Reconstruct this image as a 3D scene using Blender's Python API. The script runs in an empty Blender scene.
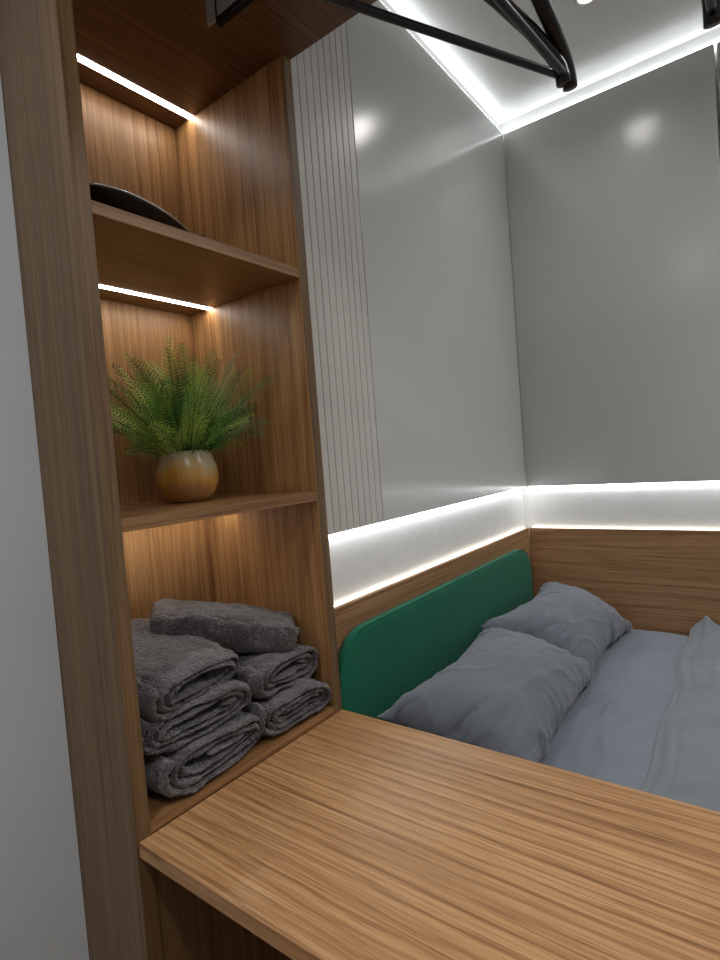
import bpy, bmesh, math, random
from mathutils import Vector, Matrix, noise, Euler

random.seed(7)
C = bpy.context.scene.collection
ZO = 0.75            # height of the desk top; heights below are measured from it
PI = math.pi

# ------------------------------------------------------------------ materials
def nt(name):
    m = bpy.data.materials.new(name); m.use_nodes = True
    t = m.node_tree; b = t.nodes['Principled BSDF']
    return m, t, b, t.nodes, t.links

def srgb(r, g, b):
    f = lambda c: (c/255/12.92) if c/255 <= .04045 else ((c/255+.055)/1.055)**2.4
    return (f(r), f(g), f(b), 1)

def ramp(n, stops):
    r = n.new('ShaderNodeValToRGB')
    e = r.color_ramp.elements
    while len(e) < len(stops): e.new(.5)
    for k, (p, c) in enumerate(stops):
        e[k].position = p; e[k].color = c
    return r

def mixc(n, l, fac, a, b, mode='MIX'):
    x = n.new('ShaderNodeMix'); x.data_type = 'RGBA'; x.blend_type = mode
    for sock, v in ((x.inputs[0], fac), (x.inputs[6], a), (x.inputs[7], b)):
        if hasattr(v, 'is_output'): l.new(v, sock)
        else: sock.default_value = v
    return x.outputs[2]

def wood(name, axis, light=(188,148,102), mid=(164,122,78), dark=(122,84,50), rough=.42, seed=0., cath=.5, gain=1., lines=1.):
    """oak veneer, grain running along the given axis"""
    m, t, b, n, l = nt(name)
    tc = n.new('ShaderNodeTexCoord')
    def mapped(along, across, off):
        mp = n.new('ShaderNodeMapping')
        s = [across]*3; s['xyz'.index(axis)] = along
        mp.inputs['Scale'].default_value = s
        mp.inputs['Location'].default_value = (off+seed, off*1.7+seed*.6, off*.4-seed)
        l.new(tc.outputs['Object'], mp.inputs[0]); return mp.outputs[0]
    def nz(vec, sc, det, rg, dist=0):
        x = n.new('ShaderNodeTexNoise'); l.new(vec, x.inputs['Vector'])
        x.inputs['Scale'].default_value = sc; x.inputs['Detail'].default_value = det
        x.inputs['Roughness'].default_value = rg; x.inputs['Distortion'].default_value = dist
        return x.outputs['Fac']
    broad = nz(mapped(.7, 9, 1.), 1., 3, .5, .4)
    fine = nz(mapped(1.3, 120, 4.), 1., 6, .7, .12)
    pores = nz(mapped(9., 480, 9.), 1., 2, .6)
    wv = n.new('ShaderNodeTexWave'); wv.wave_type = 'RINGS'
    wv.rings_direction = {'x': 'X', 'y': 'Y', 'z': 'Z'}[axis]
    l.new(mapped(.32, 2.1, 2.), wv.inputs['Vector'])
    wv.inputs['Scale'].default_value = 5.5; wv.inputs['Distortion'].default_value = 7.5
    wv.inputs['Detail'].default_value = 3; wv.inputs['Detail Scale'].default_value = .8
    wv.inputs['Detail Roughness'].default_value = .6
    g = lambda c: tuple(min(1, v*gain) for v in srgb(*c)[:3])+(1,)
    r1 = ramp(n, [(.22, g(dark)), (.47, g(mid)), (.70, g(light))]); l.new(fine, r1.inputs[0])
    r2 = ramp(n, [(.30, (.86, .84, .82, 1)), (.62, (1.05, 1.05, 1.04, 1))]); l.new(broad, r2.inputs[0])
    r3 = ramp(n, [(.02, (.70, .64, .58, 1)), (.26, (1, 1, 1, 1)), (1, (1.03, 1.03, 1.02, 1))]); l.new(wv.outputs['Color'], r3.inputs[0])
    r4 = ramp(n, [(.34, (.60, .53, .47, 1)), (.43, (1, 1, 1, 1))]); l.new(pores, r4.inputs[0])
    c = mixc(n, l, .8, r1.outputs[0], r2.outputs[0], 'MULTIPLY')
    c = mixc(n, l, cath, c, r3.outputs[0], 'MULTIPLY')
    c = mixc(n, l, .75, c, r4.outputs[0], 'MULTIPLY')
    for off, sc_, k_ in ((15., 26, .55), (23., 60, .4)):      # thin dark year lines
        ln = nz(mapped(.45, sc_, off), 1., 3, .55, .5)
        r5 = ramp(n, [(.455, (1, 1, 1, 1)), (.488, (.62, .52, .42, 1)), (.50, (.62, .52, .42, 1)), (.515, (1, 1, 1, 1))]); l.new(ln, r5.inputs[0])
        c = mixc(n, l, k_*lines, c, r5.outputs[0], 'MULTIPLY')
    l.new(c, b.inputs['Base Color'])
    b.inputs['Roughness'].default_value = rough
    bp = n.new('ShaderNodeBump'); bp.inputs['Strength'].default_value = .12; bp.inputs['Distance'].default_value = .001
    l.new(fine, bp.inputs['Height']); l.new(bp.outputs[0], b.inputs['Normal'])
    return m

def plain(name, col, rough=.5, metal=0., var=.04, scale=6., bump=0., bscale=200., coat=0., spec=.5):
    m, t, b, n, l = nt(name)
    tc = n.new('ShaderNodeTexCoord')
    nz = n.new('ShaderNodeTexNoise'); nz.inputs['Scale'].default_value = scale; nz.inputs['Detail'].default_value = 3
    l.new(tc.outputs['Object'], nz.inputs['Vector'])
    c = srgb(*col)
    r = ramp(n, [(.3, tuple(v*(1-var) for v in c[:3])+(1,)), (.7, tuple(min(1, v*(1+var)) for v in c[:3])+(1,))])
    l.new(nz.outputs['Fac'], r.inputs[0]); l.new(r.outputs[0], b.inputs['Base Color'])
    b.inputs['Roughness'].default_value = rough; b.inputs['Metallic'].default_value = metal
    b.inputs['Coat Weight'].default_value = coat; b.inputs['Specular IOR Level'].default_value = spec
    if bump:
        n2 = n.new('ShaderNodeTexNoise'); n2.inputs['Scale'].default_value = bscale; n2.inputs['Detail'].default_value = 4
        l.new(tc.outputs['Object'], n2.inputs['Vector'])
        bp = n.new('ShaderNodeBump'); bp.inputs['Strength'].default_value = bump; bp.inputs['Distance'].default_value = .002
        l.new(n2.outputs['Fac'], bp.inputs['Height']); l.new(bp.outputs[0], b.inputs['Normal'])
    return m

def glow(name, col, strength):
    m, t, b, n, l = nt(name)
    b.inputs['Base Color'].default_value = (1, 1, 1, 1)
    b.inputs['Emission Color'].default_value = col; b.inputs['Emission Strength'].default_value = strength
    return m

def cloth(name, col, weave=900., rough=.85, sheen=.25, wr=.0, wscale=14.):
    m, t, b, n, l = nt(name)
    tc = n.new('ShaderNodeTexCoord')
    nz = n.new('ShaderNodeTexNoise'); nz.inputs['Scale'].default_value = 5; nz.inputs['Detail'].default_value = 6
    l.new(tc.outputs['Object'], nz.inputs['Vector'])
    c = srgb(*col)
    r = ramp(n, [(.3, tuple(v*.93 for v in c[:3])+(1,)), (.7, tuple(v*1.06 for v in c[:3])+(1,))])
    l.new(nz.outputs['Fac'], r.inputs[0]); l.new(r.outputs[0], b.inputs['Base Color'])
    b.inputs['Roughness'].default_value = rough; b.inputs['Sheen Weight'].default_value = sheen
    b.inputs['Specular IOR Level'].default_value = .2
    n2 = n.new('ShaderNodeTexNoise'); n2.inputs['Scale'].default_value = weave; n2.inputs['Detail'].default_value = 2
    l.new(tc.outputs['Object'], n2.inputs['Vector'])
    bp = n.new('ShaderNodeBump'); bp.inputs['Strength'].default_value = .25; bp.inputs['Distance'].default_value = .0006
    l.new(n2.outputs['Fac'], bp.inputs['Height'])
    last = bp
    if wr:
        mp = n.new('ShaderNodeMapping'); mp.inputs['Scale'].default_value = (1., 3.2, 1.)
        l.new(tc.outputs['Object'], mp.inputs[0])
        n3 = n.new('ShaderNodeTexNoise'); n3.inputs['Scale'].default_value = wscale; n3.inputs['Detail'].default_value = 4
        n3.inputs['Distortion'].default_value = 1.2
        l.new(mp.outputs[0], n3.inputs['Vector'])
        b2 = n.new('ShaderNodeBump'); b2.inputs['Strength'].default_value = wr; b2.inputs['Distance'].default_value = .01
        l.new(n3.outputs['Fac'], b2.inputs['Height']); l.new(bp.outputs[0], b2.inputs['Normal']); last = b2
    l.new(last.outputs[0], b.inputs['Normal'])
    return m

def terry(name):
    m, t, b, n, l = nt(name)
    tc = n.new('ShaderNodeTexCoord')
    vz = n.new('ShaderNodeTexVoronoi'); vz.inputs['Scale'].default_value = 330
    l.new(tc.outputs['Object'], vz.inputs['Vector'])
    nz = n.new('ShaderNodeTexNoise'); nz.inputs['Scale'].default_value = 130; nz.inputs['Detail'].default_value = 6; nz.inputs['Roughness'].default_value = .7
    l.new(tc.outputs['Object'], nz.inputs['Vector'])
    lo = n.new('ShaderNodeTexNoise'); lo.inputs['Scale'].default_value = 22; lo.inputs['Detail'].default_value = 4
    l.new(tc.outputs['Object'], lo.inputs['Vector'])
    r = ramp(n, [(.30, srgb(26, 22, 24)), (.50, srgb(70, 62, 66)), (.70, srgb(130, 119, 124))]); l.new(nz.outputs['Fac'], r.inputs[0])
    r2 = ramp(n, [(.3, (.75, .73, .74, 1)), (.7, (1.15, 1.13, 1.14, 1))]); l.new(lo.outputs['Fac'], r2.inputs[0])
    c = mixc(n, l, 1., r.outputs[0], r2.outputs[0], 'MULTIPLY')
    l.new(c, b.inputs['Base Color']); b.inputs['Roughness'].default_value = 1.
    b.inputs['Sheen Weight'].default_value = .5; b.inputs['Sheen Roughness'].default_value = .6
    b.inputs['Specular IOR Level'].default_value = .05
    ad = n.new('ShaderNodeMath'); ad.operation = 'ADD'
    l.new(nz.outputs['Fac'], ad.inputs[0]); l.new(vz.outputs['Distance'], ad.inputs[1])
    bp = n.new('ShaderNodeBump'); bp.inputs['Strength'].default_value = .9; bp.inputs['Distance'].default_value = .004
    l.new(ad.outputs[0], bp.inputs['Height']); l.new(bp.outputs[0], b.inputs['Normal'])
    return m

def fern_mat(name):
    m, t, b, n, l = nt(name)
    g = n.new('ShaderNodeNewGeometry'); tc = n.new('ShaderNodeTexCoord')
    nz = n.new('ShaderNodeTexNoise'); nz.inputs['Scale'].default_value = 11; nz.inputs['Detail'].default_value = 3
    l.new(tc.outputs['Object'], nz.inputs['Vector'])
    at = n.new('ShaderNodeAttribute'); at.attribute_name = 'tone'
    ad = n.new('ShaderNodeMath'); ad.operation = 'ADD'; l.new(nz.outputs['Fac'], ad.inputs[0])
    l.new(at.outputs['Fac'], ad.inputs[1])
    r = ramp(n, [(.35, srgb(36, 92, 40)), (.52, srgb(112, 174, 68)), (.85, srgb(206, 226, 112))])
    l.new(ad.outputs[0], r.inputs[0]); l.new(r.outputs[0], b.inputs['Base Color'])
    b.inputs['Roughness'].default_value = .5
    b.inputs['Subsurface Weight'].default_value = .0
    return m

def pot_mat(name):
    m, t, b, n, l = nt(name)
    tc = n.new('ShaderNodeTexCoord')
    sp = n.new('ShaderNodeSeparateXYZ'); l.new(tc.outputs['Object'], sp.inputs[0])
    mp = n.new('ShaderNodeMapping'); mp.inputs['Scale'].default_value = (38, 38, 5)
    l.new(tc.outputs['Object'], mp.inputs[0])
    nz = n.new('ShaderNodeTexNoise'); nz.inputs['Scale'].default_value = 1; nz.inputs['Detail'].default_value = 3; l.new(mp.outputs[0], nz.inputs['Vector'])
    mr = n.new('ShaderNodeMapRange'); mr.inputs['From Min'].default_value = .03; mr.inputs['From Max'].default_value = .13
    l.new(sp.outputs['Z'], mr.inputs[0])
    ad = n.new('ShaderNodeMath'); ad.operation = 'ADD'; l.new(mr.outputs[0], ad.inputs[0])
    mu = n.new('ShaderNodeMath'); mu.operation = 'MULTIPLY_ADD'; mu.inputs[1].default_value = 1.5; mu.inputs[2].default_value = -.75
    l.new(nz.outputs['Fac'], mu.inputs[0]); l.new(mu.outputs[0], ad.inputs[1])
    r = ramp(n, [(.0, srgb(172, 122, 74)), (.3, srgb(205, 150, 62)), (.55, srgb(196, 160, 96)), (.85, srgb(186, 170, 138))])
    l.new(ad.outputs[0], r.inputs[0]); l.new(r.outputs[0], b.inputs['Base Color'])
    b.inputs['Roughness'].default_value = .28; b.inputs['Coat Weight'].default_value = .3
    return m

W_V   = wood('oak_vertical', 'z', seed=1.3)
W_V2  = wood('oak_vertical_side', 'z', seed=6.1, cath=.6)
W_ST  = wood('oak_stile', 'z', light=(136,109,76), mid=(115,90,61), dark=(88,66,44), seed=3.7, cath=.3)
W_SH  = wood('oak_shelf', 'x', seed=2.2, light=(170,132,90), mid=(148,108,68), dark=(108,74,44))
W_OH  = wood('oak_overhead_shaded', 'x', seed=7.2, light=(128,92,60), mid=(106,72,44), dark=(76,50,30))  # darker oak copy, shade of the board's underside put into the colour
W_DK  = wood('oak_desk', 'y', light=(212,170,124), mid=(192,147,100), dark=(150,106,66), seed=4.4, cath=.8, rough=.38)
W_WY  = wood('oak_wall_along', 'y', light=(178,140,102), mid=(158,120,84), dark=(132,96,62), seed=8.2, cath=.45)
W_WX  = wood('oak_wall_head', 'x', light=(178,140,102), mid=(158,120,84), dark=(132,96,62), seed=9.9, cath=.45)
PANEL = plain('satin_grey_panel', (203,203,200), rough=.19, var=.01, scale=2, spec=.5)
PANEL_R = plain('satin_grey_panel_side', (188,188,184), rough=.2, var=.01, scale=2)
SLAT  = plain('satin_grey_slats', (205,202,197), rough=.36, var=.015)
GROOVE= plain('groove_backing', (70,68,66), rough=.8)
WHITE = plain('white_plaster', (226,226,224), rough=.75, var=.03, scale=18, bump=.12, bscale=70)
CEIL  = plain('satin_ceiling', (232,232,230), rough=.3, var=.01)
LWALL = plain('pale_grey_wall', (206,214,220), rough=.55, var=.02)
FLOORM= wood('oak_floor', 'y', seed=12)
TILE  = plain('grey_tile', (175,175,170), rough=.3)
GREEN = cloth('green_velvet', (6,98,72), weave=700, sheen=.12, rough=.7)
SHEET = cloth('grey_sheet', (124,131,143), wr=.25, wscale=5.)
PILLOW= cloth('grey_pillowcase', (108,114,123), wr=.25, wscale=16.)
DUVET = cloth('grey_duvet', (124,131,137), wr=.35, wscale=5.)
BLACK = plain('black_plastic', (12,12,13), rough=.32, var=.1)
BLACKM= plain('black_metal', (14,14,15), rough=.35, metal=.4)
STEEL = plain('brushed_steel', (190,190,188), rough=.35, metal=.7)
RIM   = plain('polished_rim', (225,220,210), rough=.2, metal=.8)
TERRY = terry('charcoal_terry')
FERN  = fern_mat('fern_leaf')
STEM  = plain('fern_stem', (62,74,34), rough=.6)
BROWN = plain('dry_tendril', (84,48,28), rough=.7)
POT   = pot_mat('ochre_glaze')
SOIL  = plain('dark_soil', (38,28,20), rough=1., bump=.8)
ED_W  = (1., .80, .58, 1)
ED_C  = (.93, .97, 1., 1)
G_SH  = glow('warm_led', (1, .93, .84, 1), 20)
G_CV  = glow('cool_led', (.94, .97, 1., 1), 9.5)
G_CV2 = glow('cool_led_ceiling', (.94, .99, 1., 1), 5.5)
G_WM  = glow('warm_led_ledge', (1., .92, .78, 1), 3.6)
G_DL  = glow('downlight_lens', (1, .97, .93, 1), 4)

# ------------------------------------------------------------------ geometry helpers
def bx(bm, x0, x1, y0, y1, z0, z1, bev=.0012):
    """box in room coordinates, z from the desk top"""
    z0 += ZO; z1 += ZO
    vs = [bm.verts.new(p) for p in ((x0,y0,z0),(x1,y0,z0),(x1,y1,z0),(x0,y1,z0),(x0,y0,z1),(x1,y0,z1),(x1,y1,z1),(x0,y1,z1))]
    fs = [bm.faces.new([vs[i] for i in f]) for f in ((0,3,2,1),(4,5,6,7),(0,1,5,4),(1,2,6,5),(2,3,7,6),(3,0,4,7))]
    if bev:
        es = list({e for f in fs for e in f.edges})
        bmesh.ops.bevel(bm, geom=es, offset=bev, segments=2, profile=.5, affect='EDGES')
    return bm

def box(*a, **k):
    return bx(bmesh.new(), *a, **k)

def tube(bm, pts, r, seg=10, cap=True, flat=None):
    """swept tube; r a number or list; flat=(sx,sy) squashes the section"""
    pts = [Vector(p) for p in pts]; n = len(pts)
    rr = r if isinstance(r, (list, tuple)) else [r]*n
    up = Vector((0, 0, 1)); rings = []
    for i, p in enumerate(pts):
        d = (pts[min(i+1, n-1)] - pts[max(i-1, 0)]).normalized()
        a = d.cross(up)
        if a.length < .05: a = d.cross(Vector((0, 1, 0)))
        a.normalize(); b2 = a.cross(d).normalized()
        sx, sy = flat or (1, 1)
        rings.append([bm.verts.new(p + rr[i]*(math.cos(t)*a*sx + math.sin(t)*b2*sy)) for t in [2*PI*k/seg for k in range(seg)]])
    for A, B in zip(rings, rings[1:]):
        for k in range(seg):
            bm.faces.new((A[k], A[(k+1) % seg], B[(k+1) % seg], B[k]))
    if cap:
        bm.faces.new(list(reversed(rings[0]))); bm.faces.new(rings[-1])
    return bm

def lathe(bm, prof, c=(0, 0, 0), seg=48):
    rings = []
    for r, z in prof:
        if r < 1e-5: rings.append([bm.verts.new((c[0], c[1], c[2]+z))])
        else: rings.append([bm.verts.new((c[0]+r*math.cos(2*PI*k/seg), c[1]+r*math.sin(2*PI*k/seg), c[2]+z)) for k in range(seg)])
    for A, B in zip(rings, rings[1:]):
        for k in range(seg):
            a = [A[k % len(A)], A[(k+1) % len(A)]]; b2 = [B[(k+1) % len(B)], B[k % len(B)]]
            f = a+b2; f = [v for i, v in enumerate(f) if v not in f[:i]]
            if len(f) > 2: bm.faces.new(f)
    return bm

def obj(name, bm, mat, parent=None, smooth=False, origin=None):
    """one mesh object; its origin is the parent's place, the given origin, or its own base centre"""
    bmesh.ops.recalc_face_normals(bm, faces=bm.faces)
    if parent is not None: o0 = parent.matrix_basis.translation.copy() if parent.parent is None else parent['_o']
    elif origin is not None: o0 = Vector(origin)
    else:
        xs = [v.co.x for v in bm.verts]; ys = [v.co.y for v in bm.verts]
        o0 = Vector(((min(xs)+max(xs))/2, (min(ys)+max(ys))/2, min(v.co.z for v in bm.verts)))
    o0 = Vector(o0)
    bmesh.ops.translate(bm, vec=-o0, verts=bm.verts)
    me = bpy.data.meshes.new(name); bm.to_mesh(me); bm.free()
    for p in me.polygons: p.use_smooth = smooth
    me.materials.append(mat)
    o = bpy.data.objects.new(name, me); C.objects.link(o)
    if parent is not None:
        o.parent = parent
    else: o.location = o0
    o['_o'] = list(o0)
    return o

def thing(name, label, cat, loc, group=None):
    o = bpy.data.objects.new(name, None); C.objects.link(o)
    o.location = (loc[0], loc[1], loc[2]+ZO); o.empty_display_size = .05
    o['label'] = label; o['category'] = cat
    if group: o['group'] = group
    return o

def tag(o, label, cat, group=None):
    o['label'] = label; o['category'] = cat
    if group: o['group'] = group
    return o

def struct(name, bm, mat, smooth=False):
    o = obj(name, bm, mat, smooth=smooth); o['kind'] = 'structure'; return o

# ------------------------------------------------------------------ measured layout
W, T, D = .62, .031, .469
YW = .035                       # face of the headboard wall panels
XR = 2.237                      # face of the side wall panels
CP, CZ = 2.244, 2.314           # top of the wall panels, ceiling
B1, B0 = .478, .265             # lit band between panels and wood
BZ = -.190                      # top of the bed
H = 1.754                       # underside of overhead board
YF = -2.6                       # wall behind the camera
XL = -1.9
SEAM = -.853

# ------------------------------------------------------------------ the room
struct('floor', box(XL, XR+.1, YF, .6, -.80, -.75, bev=0), FLOORM)
struct('ceiling', box(XL, XR+.1, YF, .6, CZ, CZ+.05, bev=0), CEIL)
struct('wall_back', box(W, XR+.1, YW+.03, YW+.10, -.75, CZ, bev=0), WHITE)
struct('wall_left', box(XL, -.001, .24, .30, -.75, CZ, bev=0), LWALL)
struct('wall_right', box(XR+.03, XR+.1, YF, YW+.03, -.75, CZ, bev=0), WHITE)
struct('wall_front', box(XL, XR+.1, YF-.06, YF, -.75, CZ, bev=0), LWALL)
struct('wall_side', box(XL-.06, XL, YF, .30, -.75, CZ, bev=0), LWALL)

# large smooth panel on the headboard wall and on the side wall
struct('trim_1', box(.9415, XR-.001, YW, YW+.018, B1, CP), PANEL)
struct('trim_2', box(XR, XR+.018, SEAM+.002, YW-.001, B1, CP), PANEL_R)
# fluted strip beside the shelving
bm = bmesh.new()
bx(bm, W+.006, .9395, YW+.012, YW+.018, B1, CP, bev=0)
base = obj('trim_3', bm, GROOVE); base['kind'] = 'structure'
bm = bmesh.new()
x = W+.006; n_s = 10; wd = (.9395-x)/n_s
for k in range(n_s):
    bx(bm, x+k*wd+.0013, x+(k+1)*wd-.0013, YW, YW+.014, B1, CP, bev=.0016)
sl = obj('trim_4', bm, SLAT); sl['kind'] = 'structure'
# wood below the lit band
struct('trim_5', box(W+.004, XR-.001, YW, YW+.018, -.75, B0), W_WX)
struct('trim_6', box(XR, XR+.018, YF+.01, YW-.001, -.75, B0), W_WY)
# tiled strip past the seam of the side wall
bm = bmesh.new()
zt = B1; k = 0
while zt < CP-.01:
    z1 = min(zt+.148, CP)
    for j in range(6):
        y1 = SEAM-.008-.30*j - (.0); y0 = y1-.298
        if y0 < YF+.05: break
        bx(bm, XR+.002, XR+.014, y0, y1, zt, z1-.002, bev=.001)
    zt += .150; k += 1
tl = obj('trim_7', bm, TILE); tl['kind'] = 'structure'

# ------------------------------------------------------------------ light strips of the coves
def led(name, label, group, mat, *b):
    o = obj(name, box(*b, bev=0), mat); tag(o, label, 'light strip', group); return o
led('light_strip', 'cool white light strip hidden along the top of the headboard wall panels', None, G_CV2, W+.05, XR, YW+.004, YW+.024, CP+.001, CP+.006)
led('light_strip', 'cool white light strip running along the top of the bare side wall panel', None, G_CV2, XR+.004, XR+.024, -2.4, YW-.01, CP+.001, CP+.006)
led('light_strip', 'white light strip under the headboard wall panels, above the lit band', None, G_CV, W+.02, XR, YW+.008, YW+.024, B1-.007, B1-.002)
led('light_strip', 'white light strip under the side wall panel, above the lit band', None, G_CV, XR+.008, XR+.024, -2.4, YW-.01, B1-.007, B1-.002)
led('light_strip', 'warm light strip on the oak ledge behind the green headboard', None, G_WM, W+.02, XR, YW+.019, YW+.028, B0-.004, B0+.001)
led('light_strip', 'warm light strip on the oak ledge along the side of the bed', None, G_WM, XR+.019, XR+.028, -2.4, YW-.01, B0-.004, B0+.001)

# ------------------------------------------------------------------ oak shelving unit
M1, M0, T1, T0, FB = .610, .585, 1.203, 1.178, .021
u = thing('shelving_unit', 'tall oak shelving unit with lit open compartments beside the bed', 'shelves', (W/2, D/2, -.75))
obj('side_panel', box(0, T, 0, D+.02, -.75, H), W_ST, u)
obj('side_panel', box(W-T, W, 0, D+.02, -.75, H), W_V2, u)
obj('back_panel', box(T, W-T, D, D+.018, -.75, H), W_V, u)
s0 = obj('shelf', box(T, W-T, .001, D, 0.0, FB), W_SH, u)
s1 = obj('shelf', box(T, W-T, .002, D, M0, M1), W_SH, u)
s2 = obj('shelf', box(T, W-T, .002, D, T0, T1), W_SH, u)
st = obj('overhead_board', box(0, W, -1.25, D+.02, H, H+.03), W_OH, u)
obj('dark_edge_strip', box(W-T+.0005, W-.0005, -.0012, 0, .001, H-.001, bev=.0003), W_ST, u)  # thin strip added to make the panel's front edge darker
obj('kick_panel', box(T, W-T, .004, .022, -.75, -.034), W_ST, u)
def strip(parent, y, z):
    o = obj('light_strip', box(T+.004, W-T-.001, y-.011, y+.011, z-.0008, z, bev=0), G_SH, parent)
    o['label'] = 'glowing warm white light strip'
strip(st, .384, H); strip(s2, .372, T0); strip(s1, .372, M0)

# ------------------------------------------------------------------ desk
d = thing('desk', 'wide oak desk top meeting the foot of the shelving, bed beyond it', 'desk', (W/2, -.62, -.75))
obj('desk_top', box(.004, W, -1.25, 0.0, -.03, 0, bev=.0015), W_DK, d)
obj('side_panel', box(W-.022, W-.002, -1.25, -.002, -.75, -.03), W_ST, d)
obj('end_panel', box(.03, W-.022, -1.245, -1.22, -.75, -.03), W_ST, d)

# ------------------------------------------------------------------ headboard
def rounded(w, h, r_, seg=14):
    p = [(w, 0), (w, h-r_)]
    p += [(w-r_+r_*math.cos(a), h-r_+r_*math.sin(a)) for a in [PI/2*k/seg for k in range(1, seg)]]
    p += [(w-r_, h), (r_, h)]
    p += [(r_-r_*math.sin(a), h-r_+r_*math.cos(a)) for a in [PI/2*k/seg for k in range(1, seg)]]
    p += [(0, h-r_), (0, 0)]
    return p
hx0, hx1, hz0, hz1 = W+.004, 2.150, -.42, .194
hp = rounded(hx1-hx0, hz1-hz0, .145)
bm = bmesh.new()
layers = []
cx_, cz_ = (hx1-hx0)/2, (hz1-hz0)/2
for y, ins in ((YW-.001, .006), (YW-.006, 0), (.010, 0), (.004, .003), (.0005, .009), (-.001, .018), (-.0015, .04)):
    ring = []
    for px, pz in hp:
        vx = px + (ins if px < cx_ else -ins)
        vz = pz - (ins if pz > cz_ else -ins)
        ring.append(bm.verts.new((hx0+vx, y, hz0+vz+ZO)))
    layers.append(ring)
for A, B in zip(layers, layers[1:]):
    for k in range(len(A)): bm.faces.new((A[k], A[(k+1) % len(A)], B[(k+1) % len(A)], B[k]))
bm.faces.new(layers[0]); bm.faces.new(layers[-1])
hb = obj('headboard', bm, GREEN, smooth=True)
tag(hb, 'green padded headboard with rounded corners fixed to the oak wall', 'headboard')
hb.data.shade_smooth()
bm = bmesh.new()
def hpt(k, y, ins):
    px, pz = hp[k]
    return (hx0+px+(ins if px < cx_ else -ins), y, hz0+pz-(ins if pz > cz_ else -ins)+ZO)
tube(bm, [hpt(k, .0045, .001) for k in range(len(hp))], .0028, seg=8)
obj('piping', bm, GREEN, hb, smooth=True)

# ------------------------------------------------------------------ bed
def grid_cloth(bm, x0, x1, y0, y1, nx, ny, zf, thick):
    top = [[bm.verts.new((x0+(x1-x0)*i/nx, y0+(y1-y0)*j/ny, 0)) for i in range(nx+1)] for j in range(ny+1)]
    bot = [[bm.verts.new((x0+(x1-x0)*i/nx, y0+(y1-y0)*j/ny, 0)) for i in range(nx+1)] for j in range(ny+1)]
    for j in range(ny+1):
        for i in range(nx+1):
            v = top[j][i]; z = zf(v.co.x, v.co.y); v.co.z = z+ZO; bot[j][i].co.z = z-thick+ZO
    for j in range(ny):
        for i in range(nx):
            bm.faces.new((top[j][i], top[j][i+1], top[j+1][i+1], top[j+1][i]))
            bm.faces.new((bot[j][i], bot[j+1][i], bot[j+1][i+1], bot[j][i+1]))
    for j in range(ny):
        bm.faces.new((top[j][0], top[j+1][0], bot[j+1][0], bot[j][0])); bm.faces.new((top[j][nx], bot[j][nx], bot[j+1][nx], top[j+1][nx]))
    for i in range(nx):
        bm.faces.new((top[0][i], bot[0][i], bot[0][i+1], top[0][i+1])); bm.faces.new((top[ny][i], top[ny][i+1], bot[ny][i+1], bot[ny][i]))
    return bm

bed = thing('bed', 'low double bed base with mattress under grey bedding', 'bed', (1.43, -1.05, -.75))
obj('bed_base', box(W+.02, XR-.012, -2.1, -.004, -.75, -.42, bev=.004), W_WX, bed)
obj('mattress', box(W+.03, XR-.02, -2.08, -.008, -.42, BZ-.016, bev=.02), SHEET, bed)

def sag(x, x0, x1, r):
    e = min(x-x0, x1-x)
    if e >= r: return 0.
    e = max(e, 0.); return r - math.sqrt(max(r*r-(r-e)**2, 0))
def sheet_z(x, y):
    z = BZ
    z -= sag(x, W+.022, XR-.012, .035)
    z += .006*noise.noise(Vector((x*3.1, y*6.3, 1.))) + .0036*noise.noise(Vector((x*7, y*26+3*noise.noise(Vector((x*4, y*3, 2))), 5.)))
    # long soft crease across the bed
    for (xa, ya, xb, yb, a, w) in ((.95,-.40,2.0,-.60,.004,.010),(1.05,-.50,1.65,-.56,.004,.008),(1.5,-.40,1.62,-.58,.005,.007),(1.0,-.58,1.5,-.50,.003,.008),(1.15,-.44,1.35,-.62,.003,.009)):
        dx, dy = xb-xa, yb-ya; L = dx*dx+dy*dy
        t = max(0, min(1, ((x-xa)*dx+(y-ya)*dy)/L)); dd = math.hypot(x-xa-t*dx, y-ya-t*dy + .012*math.sin(x*9))
        z += 1.7*a*math.exp(-(dd/w)**2)*math.sin(PI*min(1, max(0, t)))
    return z
bm = grid_cloth(bmesh.new(), W+.022, XR-.012, -2.08, -.01, 170, 220, sheet_z, .014)
sh = obj('bed_sheet', bm, SHEET, smooth=True)
tag(sh, 'smooth grey fitted sheet stretched over the mattress below the pillows', 'sheet')

DY = -.672
def duvet_z(x, y):
    e = DY + .012*math.sin(x*3.3+1) + .006*math.sin(x*11) - y
    lift = .014*(1-math.exp(-max(e, 0)/.012)) + .012*(1-math.exp(-max(e, 0)/.25))
    z = BZ+.004+lift
    z += .010*noise.noise(Vector((x*2.2, y*2.0, 7.)))*min(1, max(e, 0)/.1)
    z += .0055*noise.noise(Vector((x*11+y*6, y*3-x*2, 3.)))*min(1, max(e, 0)/.05)
    # hem seam a little way in from the edge
    z -= .005*math.exp(-((e-.045)/.006)**2)
    # bunched up against the side wall
    q = math.exp(-abs(x-2.19)/.075)*math.exp(-abs(y+.725)/.06)
    z += .085*q
    for (xa, ya, xb, yb, a, w) in ((1.9,-.78,1.55,-.80,.007,.010),(2.1,-.86,1.6,-.98,.008,.016),(1.5,-.72,1.62,-.86,.006,.008),(1.2,-.8,1.7,-.9,.004,.012)):
        dx, dy = xb-xa, yb-ya; L = dx*dx+dy*dy
        t = max(0, min(1, ((x-xa)*dx+(y-ya)*dy)/L)); dd = math.hypot(x-xa-t*dx, y-ya-t*dy)
        z += a*math.exp(-(dd/w)**2)*math.sin(PI*t)
    return z
bm = bmesh.new()
grid_cloth(bm, W+.024, XR-.008, -2.08, -.66, 190, 210, duvet_z, .012)
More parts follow.
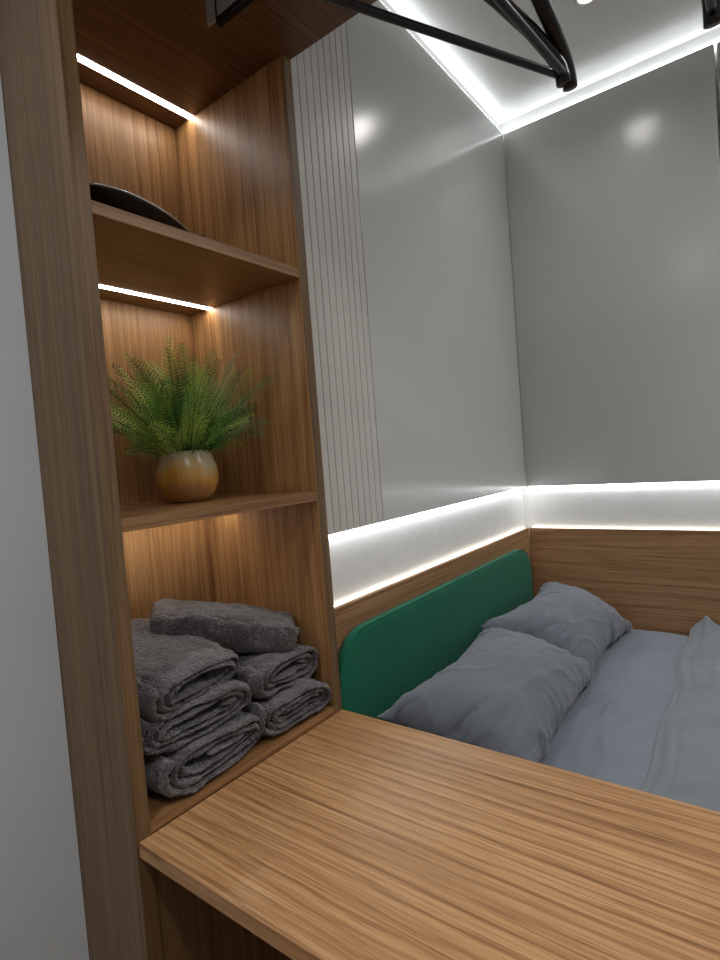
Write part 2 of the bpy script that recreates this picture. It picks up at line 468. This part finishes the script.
for v in bm.verts:            # wavy leading edge
    f = max(0, min(1, (v.co.y+.80)/.14))
    v.co.y += f*(-.012+.012*math.sin(v.co.x*3.3+1)+.006*math.sin(v.co.x*11))
    zmin = sheet_z(v.co.x, v.co.y)+ZO
dv = obj('duvet', bm, DUVET, smooth=True)
tag(dv, 'grey duvet with a stitched hem turned across the lower bed', 'duvet')

# ------------------------------------------------------------------ pillows (inflated cloth)
PUV = {}
def make_pillow(w, h, nx, ny, place, name, label, frames, press, seed):
    bm = bmesh.new()
    g = {}
    for s in (0, 1):
        for j in range(ny+1):
            for i in range(nx+1):
                edge = i in (0, nx) or j in (0, ny)
                if s == 1 and edge: g[s, i, j] = g[0, i, j]; continue
                u_, v_ = i/nx*2-1, j/ny*2-1
                th = .020*(1-u_**4)*(1-v_**4)
                jit = .004*noise.noise(Vector((u_*5+seed, v_*5, s*3.)))
                g[s, i, j] = bm.verts.new((u_*w/2, v_*h/2, (th if s else -th)+jit))
    for s in (0, 1):
        for j in range(ny):
            for i in range(nx):
                q = [g[s, i, j], g[s, i+1, j], g[s, i+1, j+1], g[s, i, j+1]]
                bm.faces.new(q if s else q[::-1])
    bmesh.ops.recalc_face_normals(bm, faces=bm.faces)
    PUV[label] = [(v.co.x*2/w, v.co.y*2/h) for v in bm.verts]
    me = bpy.data.meshes.new(name); bm.to_mesh(me); bm.free()
    me.transform(place)
    for p in me.polygons: p.use_smooth = True
    o = bpy.data.objects.new(name, me); C.objects.link(o)
    return o

def simulate(objs, colliders, frames, press):
    sc = bpy.context.scene
    sc.frame_start = 1; sc.frame_end = frames+2
    for c in colliders:
        c.modifiers.new('col', 'COLLISION'); c.collision.thickness_outer = .004; c.collision.cloth_friction = 25
    for o, pr in zip(objs, press):
        m = o.modifiers.new('cloth', 'CLOTH'); s = m.settings
        s.quality = 6; s.mass = .1; s.tension_stiffness = 15.0; s.compression_stiffness = 8.0
        s.shear_stiffness = 3; s.bending_stiffness = 0.08; s.effector_weights.gravity = 0.15; s.air_damping = 3
        s.use_pressure = True; s.uniform_pressure_force = pr; s.shrink_min = -0.04
        m.collision_settings.distance_min = .004; m.collision_settings.collision_quality = 3
        m.collision_settings.use_self_collision = False
        m.point_cache.frame_start = 1; m.point_cache.frame_end = frames+2
    for f in range(1, frames+1):
        sc.frame_set(f)
    dg = bpy.context.evaluated_depsgraph_get(); out = []
    for o in objs:
        out.append([v.co.copy() for v in o.evaluated_get(dg).to_mesh().vertices])
    for o, cs in zip(objs, out):
        o.modifiers.clear()
        for v, c in zip(o.data.vertices, cs): v.co = c
    for c in colliders: bpy.data.objects.remove(c)
    sc.frame_set(1)

def box_col(x0, x1, y0, y1, z0, z1):
    bm = box(x0, x1, y0, y1, z0, z1, bev=0); me = bpy.data.meshes.new('tmp'); bm.to_mesh(me); bm.free()
    o = bpy.data.objects.new('tmp', me); C.objects.link(o); return o
P1 = Matrix.Translation((1.095, -.262, BZ+.13+ZO)) @ Euler((math.radians(17), 0, math.radians(3))).to_matrix().to_4x4()
P2 = Matrix.Translation((1.815, -.240, BZ+.155+ZO)) @ Euler((math.radians(27), math.radians(-3), math.radians(-2))).to_matrix().to_4x4()
pa = make_pillow(.80, .48, 84, 58, P1, 'pillow', 'a', 40, 3, 1.)
pb = make_pillow(.72, .47, 84, 58, P2, 'pillow', 'b', 40, 3, 8.)
cols = [box_col(0, 3, -2, .6, BZ-.3, BZ+.001), box_col(0, 3, -.004, .4, BZ-.3, .9), box_col(XR-.008, XR+.4, -2, .6, BZ-.3, .9)]
simulate([pa, pb], cols, 34, [8.0, 8.0])
def ridge(x, y, z):
    return 1-2*abs(noise.noise(Vector((x, y, z))))*1.6
for o, key, sd in ((pa, 'a', 2.), (pb, 'b', 31.)):      # gathers at the seams and soft creases in the case
    me = o.data; me.update(); ns = [v.normal.copy() for v in me.vertices]
    for v, n_, (u_, v_) in zip(me.vertices, ns, PUV[key]):
        sgn = 1 if v.index < 85*59 else 2
        eu = max(0, (abs(u_)-.45)/.55)**1.3; ev = max(0, (abs(v_)-.55)/.45)**1.5
        d_ = .0095*eu*(ridge(u_*1.3+v_*.6, v_*7.5+u_*.8, sd+sgn)-.55) + .007*ev*(ridge(u_*8., v_*1.1, sd+5+sgn)-.55)
        c_ = ridge(u_*1.1+v_*1.7, v_*1.9-u_*1.3, sd+11)
        d_ += .006*max(0, c_-.72)/.28*(1-.5*eu)
        d_ += .0022*noise.noise(Vector((u_*6, v_*9, sd)))
        v.co += n_*d_
for o, lab in ((pa, 'plump grey pillow nearest the desk, leaning on the green headboard'), (pb, 'grey pillow in the far corner against the oak side wall')):
    me = o.data
    c0 = sum((v.co for v in me.vertices), Vector())/len(me.vertices); c0.z = min(v.co.z for v in me.vertices)
    me.transform(Matrix.Translation(-c0)); o.location = c0
    me.materials.append(PILLOW)
    sub = o.modifiers.new('smooth', 'SUBSURF'); sub.levels = 1; sub.render_levels = 1
    tag(o, lab, 'pillow')

# ------------------------------------------------------------------ towels
def towel(cx, cy, z0, a, b, L, rz, label, tilt=0., turns=2.6, seed=0., roll=0., squash=.62, group=None):
    """folded towel: a thick sheet wound flat round itself; the wound ends face along its length"""
    bm = bmesh.new(); th = .0150; pitch = .0162
    N = int(46*turns); M = 30
    path = []
    for i in range(N+1):
        ph = 2*PI*turns*i/N; k = ph/(2*PI)
        aa = max(a-pitch*k*1.25, .012); bb = max(b-pitch*k*.92, .004)
        c, s = math.cos(ph+2.4), math.sin(ph+2.4)
        px = aa*math.copysign(abs(c)**squash, c); pz = bb*math.copysign(abs(s)**.75, s)
        pz += .005*noise.noise(Vector((px*16, k*1.3, seed)))*(1+k*.4)
        path.append(Vector((px, 0, pz)))
    nor = []
    for i in range(N+1):
        tg = path[min(i+1, N)]-path[max(i-1, 0)]; nor.append(Vector((tg.z, 0, -tg.x)).normalized())
    rot = Matrix.Rotation(rz, 4, 'Z') @ Matrix.Rotation(tilt, 4, 'X') @ Matrix.Rotation(roll, 4, 'Y')
    org = Vector((cx, cy, z0+ZO+b))
    def grid(sgn):
        R = []
        for i in range(N+1):
            row = []
            k = i/N*turns
            off = .010*noise.noise(Vector((k*2.2, seed, 3.)))      # layers staggered at the ends
            for j in range(M+1):
                v = j/M*2-1
                e = 1-abs(v)
                rd = math.sqrt(max(0., 1-(1-min(1, e/.05))**2))
                tt = th*.5*(.12+.88*rd)*(1 if 0 < i < N else .3)
                p = path[i] + nor[i]*tt*sgn*-1
                y = v*L/2 + off*abs(v)
                sx = 1-.05*v*v; 
                q = Vector((p.x*sx, y, p.z*(1-.10*abs(v)**3)))
                q += Vector((noise.noise(q*13+Vector((seed, 0, 0))), noise.noise(q*13+Vector((0, seed, 5))), noise.noise(q*11+Vector((seed, 9, 0)))))*.0085
                q += nor[i]*(.0022*noise.noise(q*70+Vector((seed, sgn, 0))))
                row.append(bm.verts.new(q))
            R.append(row)
        return R
    A, B = grid(1), grid(-1)
    for i in range(N):
        for j in range(M):
            bm.faces.new((A[i][j], A[i+1][j], A[i+1][j+1], A[i][j+1]))
            bm.faces.new((B[i][j], B[i][j+1], B[i+1][j+1], B[i+1][j]))
        for j in (0, M):
            bm.faces.new((A[i][j], B[i][j], B[i+1][j], A[i+1][j]))
    for i in (0, N):
        for j in range(M): bm.faces.new((A[i][j], A[i][j+1], B[i][j+1], B[i][j]))
    bmesh.ops.transform(bm, matrix=Matrix.Translation(org) @ rot, verts=bm.verts)
    for v in bm.verts:   # keep inside the compartment
        v.co.x = min(max(v.co.x, T+.004), W-T-.004); v.co.y = min(v.co.y, D-.006)
        if v.co.z < FB+ZO+.002: v.co.z = FB+ZO+.002
    o = obj('towel', bm, TERRY, smooth=True)
    sb = o.modifiers.new('sub', 'SUBSURF'); sb.levels = sb.render_levels = 1
    for tx, st_ in ((PILE, .0065), (LUMP, .013)):
        dm = o.modifiers.new('pile', 'DISPLACE'); dm.texture = tx; dm.strength = st_; dm.mid_level = .5; dm.texture_coords = 'LOCAL'
    tag(o, label, 'towel', group or 'folded towels on the lowest shelf')
    return o
PILE = bpy.data.textures.new('pile', 'CLOUDS'); PILE.noise_scale = .008; PILE.noise_depth = 2; PILE.contrast = 1.6
LUMP = bpy.data.textures.new('lump', 'CLOUDS'); LUMP.noise_scale = .045; LUMP.noise_depth = 1
towel(.205, 0.180, FB, .150, .050, .345, .06, 'dark grey folded towel at the bottom of the left stack', seed=1, turns=2.9)
towel(.195, 0.190, FB+.092, .145, .048, .345, -.05, 'dark grey folded towel in the middle of the left stack', seed=2, turns=2.8)
towel(.180, 0.200, FB+.182, .138, .050, .345, .10, 'dark grey folded towel on top of the left stack', tilt=.16, seed=3, turns=2.7)
towel(.475, 0.170, FB, .125, .050, .34, -.08, 'dark grey rolled towel at the bottom, against the right side panel', seed=4, turns=3.0)
towel(.465, 0.200, FB+.090, .120, .048, .34, .04, 'dark grey folded towel in the middle of the right pile', seed=5, turns=2.8)
towel(.420, .225, FB+.200, .115, .048, .37, .92, 'dark grey folded towel lying askew on top of the right pile', tilt=.24, seed=6, turns=2.7)

# ------------------------------------------------------------------ potted fern
PX, PY = .375, .262
pl = thing('potted_fern', 'bushy green fern in a round ochre glazed pot on middle shelf', 'plant', (PX, PY, M1))
bm = bmesh.new()
prof = [(0, .001), (.046, .0), (.056, .004), (.069, .022), (.078, .048), (.080, .070), (.076, .095), (.068, .116), (.062, .129), (.0600, .133), (.0575, .132), (.058, .124), (.063, .112), (.060, .105), (0, .105)]
lathe(bm, prof, (PX, PY, M1+ZO), 64)
obj('pot', bm, POT, pl, smooth=True)['label'] = 'round ochre and cream glazed ceramic pot'
bm = bmesh.new(); lathe(bm, [(0, .112), (.03, .115), (.0585, .110), (.058, .107), (0, .107)], (PX, PY, M1+ZO), 32)
obj('soil', bm, SOIL, pl, smooth=True)

fol = bmesh.new(); stm = bmesh.new()
tone = fol.faces.layers.float.new('tone')
rnd = random.Random(11)
def quad(a, b2, c, d2, tn):
    f = fol.faces.new([fol.verts.new(p) for p in (a, b2, c, d2)]); f[tone] = tn
def frond(base, az, el, L, droop, tn, width=1.):
    n = 22; pts = [Vector(base)]; d_ = Vector((math.cos(az)*math.cos(el), math.sin(az)*math.cos(el), math.sin(el)))
    side0 = Vector((-math.sin(az), math.cos(az), 0)); wob = rnd.uniform(-.5, .5)
    for i in range(n):
        e2 = el - droop*((i+1)/n)**1.6; a2 = az + wob*(i/n)**2
        d_ = Vector((math.cos(a2)*math.cos(e2), math.sin(a2)*math.cos(e2), math.sin(e2)))
        pts.append(pts[-1]+d_*L/n)
    for q in pts:
        q.x = min(max(q.x, T+.012), W-T-.012); q.y = min(q.y, D-.012)
    tube(stm, pts, [.0013*(1-.7*i/n) for i in range(n+1)], seg=5)
    twist = rnd.uniform(-1.2, 1.2)
    m = int(L/.0108)
    for k in range(m):
        t = .16+.84*k/m; fi = t*n; i = min(int(fi), n-1); p = pts[i].lerp(pts[i+1], fi-i)
        dr = (pts[i+1]-pts[i]).normalized()
        sd = dr.cross(Vector((0, 0, 1)))
        if sd.length < .1: sd = side0.copy()
        sd.normalize(); sd = Matrix.Rotation(twist, 3, dr) @ sd; up = sd.cross(dr).normalized()
        pl_ = width*(.011+L*.125)*min(1, (t-.08)/.16)*(1-t)**.55 + .003
        for s in (-1, 1):
            pd = (sd*s*.86 + dr*.50 + up*rnd.uniform(-.12, .22)).normalized()
            w2 = pd.cross(up).normalized()
            nl = max(2, int(pl_/.0048))
            quad(p-w2*.0005, p+w2*.0005, p+pd*pl_+w2*.0002, p+pd*pl_-w2*.0002, tn)
            for j in range(nl):
                q = p+pd*pl_*(j+.5)/nl; ll = .0036*(1-.6*j/nl)+.001
                for s2 in (-1, 1):
                    ld = (w2*s2*.8+pd*.55+up*rnd.uniform(-.25, .35)).normalized(); lw = pd*.0010
                    e_ = q+ld*ll
                    if e_.x < T+.003 or e_.x > W-T-.003 or e_.y > D-.003: continue
                    quad(q-lw*.5, q+ld*ll*.5-lw, e_, q+ld*ll*.5+lw, tn+rnd.uniform(-.05, .05))
top = Vector((PX, PY, M1+ZO+.112))
specs = []
for k in range(46):      # outer arching fronds
    az = 2*PI*k/46+rnd.uniform(-.2, .2); specs.append((az, rnd.uniform(.55, 1.15), rnd.uniform(.19, .28)*(1.15 if math.cos(az-3.7) > .2 else .92), rnd.uniform(.3, .9)))
for k in range(44):      # inner upright fronds
    az = rnd.uniform(0, 2*PI); specs.append((az, rnd.uniform(.9, 1.4), rnd.uniform(.20, .325), rnd.uniform(.1, .5)))
for k in range(46):      # short filler low down
    az = rnd.uniform(0, 2*PI); specs.append((az, rnd.uniform(.5, 1.1), rnd.uniform(.11, .18), rnd.uniform(.3, .9)))
for az, el, L, dr in ((3.9, 1.18, .325, .25), (4.3, 1.3, .30, .1), (5.6, 1.12, .34, .15), (5.9, .95, .33, .2), (.2, 1.2, .30, .2), (4.9, 1.35, .29, .2), (3.3, .85, .30, .3), (3.0, .6, .27, .4)):
    specs.append((az, el, L, dr))      # a few longer fronds standing out of the crown
for az, el, L, dr in specs:
    b0 = top+Vector((math.cos(az), math.sin(az), 0))*rnd.uniform(.005, .045)
    frond(b0, az, el, L, dr, rnd.uniform(-.26, .24)+(.10 if math.cos(az) < -.2 else 0))
fo = obj('fronds', fol, FERN, pl); so = obj('frond_stems', stm, STEM, pl, smooth=True)
bm = bmesh.new()
tp = [top+Vector((-.03, -.03, .0)), top+Vector((-.055, -.035, .07)), top+Vector((-.075, -.04, .13)), top+Vector((-.085, -.04, .165)), top+Vector((-.078, -.04, .19)), top+Vector((-.060, -.042, .20)), top+Vector((-.045, -.044, .192)), top+Vector((-.040, -.046, .180))]
tube(bm, tp, [.003, .003, .003, .0035, .0045, .0045, .003, .0015], seg=8)
obj('curled_tendril', bm, BROWN, pl, smooth=True)['label'] = 'dry brown curled tendril'

# ------------------------------------------------------------------ black dish on the top shelf
bm = bmesh.new()
dc = (.244, .160, T1+ZO); da, db, dp = .23, .095, math.radians(30)
def oval(r_, t, z):
    x_, y_ = da*r_*math.cos(t), db*r_*math.sin(t)
    return (dc[0]+x_*math.cos(dp)-y_*math.sin(dp), dc[1]+x_*math.sin(dp)+y_*math.cos(dp), dc[2]+z)
lathe(bm, [(0, .0), (.50, .0), (.56, .003), (.78, .022), (.97, .043), (1.0, .046), (.985, .0475), (.95, .0455), (.76, .027), (.52, .008), (0, .008)], (0, 0, 0), 72)
for v in bm.verts:
    r_ = math.hypot(v.co.x, v.co.y); v.co = oval(r_, math.atan2(v.co.y, v.co.x), v.co.z)
dish = obj('serving_dish', bm, BLACK, smooth=True)
tag(dish, 'long shallow oval black dish on the top shelf', 'dish')
bm = bmesh.new()
tube(bm, [oval(1.0, 2*PI*k/72, .0475) for k in range(73)], .0022, seg=8, cap=False)
obj('rim', bm, RIM, dish, smooth=True)['label'] = 'bright metallic rim'
bm = bmesh.new()
lathe(bm, [(0, 0), (.006, 0), (.0075, .003), (.006, .007), (.0025, .0095), (0, .010)], (.290, .012, T1+ZO), 20)
tag(obj('furniture_button', bm, BROWN, smooth=True), 'tiny dark brown button lying at the front of the top shelf', 'button')

# ------------------------------------------------------------------ clothes rail and hangers
RX, RZ = .285, 1.60
rl = thing('clothes_rail', 'black clothes rail with steel bracket under the overhead oak board', 'clothes rail', (RX, -.62, RZ))
obj('rail', box(RX-.007, RX+.007, -1.22, -.10, RZ, RZ+.016, bev=.003), BLACKM, rl)
bk = obj('bracket', box(RX-.003, RX+.003, -.235, -.070, RZ+.016, H, bev=.001), STEEL, rl); bk['label'] = 'pale steel mounting plate'
obj('bracket_seam', box(RX-.0045, RX+.0035, -.103, -.099, RZ+.010, H-.001, bev=.0005), BLACKM, bk)
obj('bracket', box(RX-.003, RX+.003, -1.22, -1.10, RZ+.016, H, bev=.001), STEEL, rl)['label'] = 'pale steel mounting plate'

def bar(bm, a, b2, w, h):
    """flat rounded plastic bar"""
    a, b2 = Vector(a), Vector(b2); n = 10
    tube(bm, [a.lerp(b2, k/n) for k in range(n+1)], 1., seg=10, flat=(w, h))
def make_hanger():
    root = thing('clothes_hanger', '', 'hanger', (0, 0, 0), 'black plastic hangers on the clothes rail')
    root.location = (0, 0, 0)
    hw, hh = .215, .115
    def mesh(name, fn):
        bm = bmesh.new(); fn(bm)
        bmesh.ops.recalc_face_normals(bm, faces=bm.faces)
        me = bpy.data.meshes.new(name); bm.to_mesh(me); bm.free()
        for p in me.polygons: p.use_smooth = True
        me.materials.append(BLACK if name != 'hook' else STEEL)
        o = bpy.data.objects.new(name, me); C.objects.link(o); o.parent = root; return o
    def sh_(s):
        def f(bm):
            pts = [(s*.0, 0, -.19), (s*.04, 0, -.199), (s*.10, 0, -.222), (s*.16, 0, -.250), (s*.200, 0, -.276), (s*.2145, 0, -.292), (s*.2200, 0, -.306), (s*.2215, 0, -.318)]
            tube(bm, pts, 1., seg=12, flat=(.0125, .0100))
        return f
    mesh('shoulder', sh_(1)); mesh('shoulder', sh_(-1))
    mesh('trouser_bar', lambda bm: tube(bm, [(-.228+.450*k/12, 0, -.306) for k in range(13)], 1., seg=12, flat=(.0065, .0062)))
    def hook(bm):
        pts = [(0, 0, -.187), (0, 0, -.06)]
        pts += [(.0+.020*math.sin(a)*1.0, 0, -.022-.020*math.cos(a)) for a in [0.2+ (PI*1.25)*k/12 for k in range(13)]]
        pts = [(0, 0, -.187), (0, 0, -.075), (.006, 0, -.055), (.017, 0, -.037), (.021, 0, -.021), (.0165, 0, -.006), (.004, 0, .0025), (-.010, 0, .001), (-.019, 0, -.010), (-.021, 0, -.022)]
        tube(bm, pts, .0018, seg=8)
    mesh('hook', hook)
    return root
def copy_tree(o, parent=None):
    c = o.copy(); C.objects.link(c); c.parent = parent
    for ch in list(o.children): copy_tree(ch, c)
    return c
h0 = make_hanger()
hs = [(-.706, math.radians(-5.4), 'black plastic hanger hanging nearly square to the oak board'),
      (-.624, math.radians(-26), 'black plastic hanger swung round, its tip crossing behind another hanger'),
      (-.935, math.radians(0), 'black plastic hanger alone, its tip before the tiled wall edge')]
for k, (y, a, lab) in enumerate(hs):
    o = h0 if k == 0 else copy_tree(h0)
    o.location = (RX, y, RZ+.0165+ZO); o.rotation_euler = (0, 0, a); o['label'] = lab
    if k == 1: o.scale = (1.10, 1, 1); o.location.x -= .019; o.location.y += .009

# ------------------------------------------------------------------ downlights and added fill lamps
def downlight(x, y, lab, power, vis=True):
    t = thing('downlight', lab, 'ceiling light', (x, y, CZ-.012), 'round recessed ceiling lights')
    bm = bmesh.new(); lathe(bm, [(.030, .0115), (.045, .0115), (.046, .006), (.043, .0), (.034, .001), (.030, .006)], (x, y, CZ-.012+ZO), 40)
    obj('ring', bm, WHITE, t, smooth=True)
    bm = bmesh.new(); lathe(bm, [(0, .004), (.031, .004), (.031, .011), (0, .011)], (x, y, CZ-.012+ZO), 32)
    obj('lens', bm, G_DL, t)
    L = bpy.data.lights.new('spot', 'SPOT'); L.energy = power; L.spot_size = math.radians(165); L.spot_blend = 1.; L.shadow_soft_size = .07
    L.color = (1, .97, .94)
    lo = bpy.data.objects.new('downlight_lamp', L); C.objects.link(lo); lo.location = (x, y, CZ-.03+ZO)
downlight(1.72, -.50, 'small round ceiling light above the far end of the bed', 9)
downlight(1.35, -1.75, 'added ceiling fill light, out of view above the foot of the bed', 82)  # this and the two below are unseen lamps added as soft fill
downlight(-.75, -1.55, 'added ceiling fill light behind the camera', 55)
downlight(-.85, -.45, 'added ceiling fill light, out of view before the pale grey wall', 48)

w = bpy.data.worlds.new('room_air'); bpy.context.scene.world = w; w.use_nodes = True
w.node_tree.nodes['Background'].inputs[0].default_value = (.8, .85, .9, 1)
w.node_tree.nodes['Background'].inputs[1].default_value = .15

# ------------------------------------------------------------------ camera
f_px, yaw, pitch, rl_ = 552.104, .92572, -.04069, -.07678
fw = Vector((math.sin(yaw)*math.cos(pitch), math.cos(yaw)*math.cos(pitch), math.sin(pitch)))
r0 = Vector((math.cos(yaw), -math.sin(yaw), 0)); u0 = r0.cross(fw)
r2 = math.cos(rl_)*r0+math.sin(rl_)*u0; u2 = -math.sin(rl_)*r0+math.cos(rl_)*u0
cam = bpy.data.cameras.new('camera'); cam.sensor_fit = 'HORIZONTAL'; cam.sensor_width = 36; cam.lens = 36*f_px/720
cam.clip_start = .02
co = bpy.data.objects.new('camera', cam); C.objects.link(co)
M = Matrix((r2, u2, -fw)).transposed().to_4x4(); M.translation = Vector((-.52412, -.98441, .69206+ZO))
co.matrix_world = M
bpy.context.scene.camera = co

for o in bpy.data.objects:
    if '_o' in o: del o['_o']
vs = bpy.context.scene.view_settings
vs.view_transform = 'Standard'; vs.look = 'None'; vs.exposure = 0.; vs.gamma = 1.
cy = bpy.context.scene.cycles
cy.max_bounces = 8; cy.diffuse_bounces = 5; cy.glossy_bounces = 4; cy.sample_clamp_indirect = 6
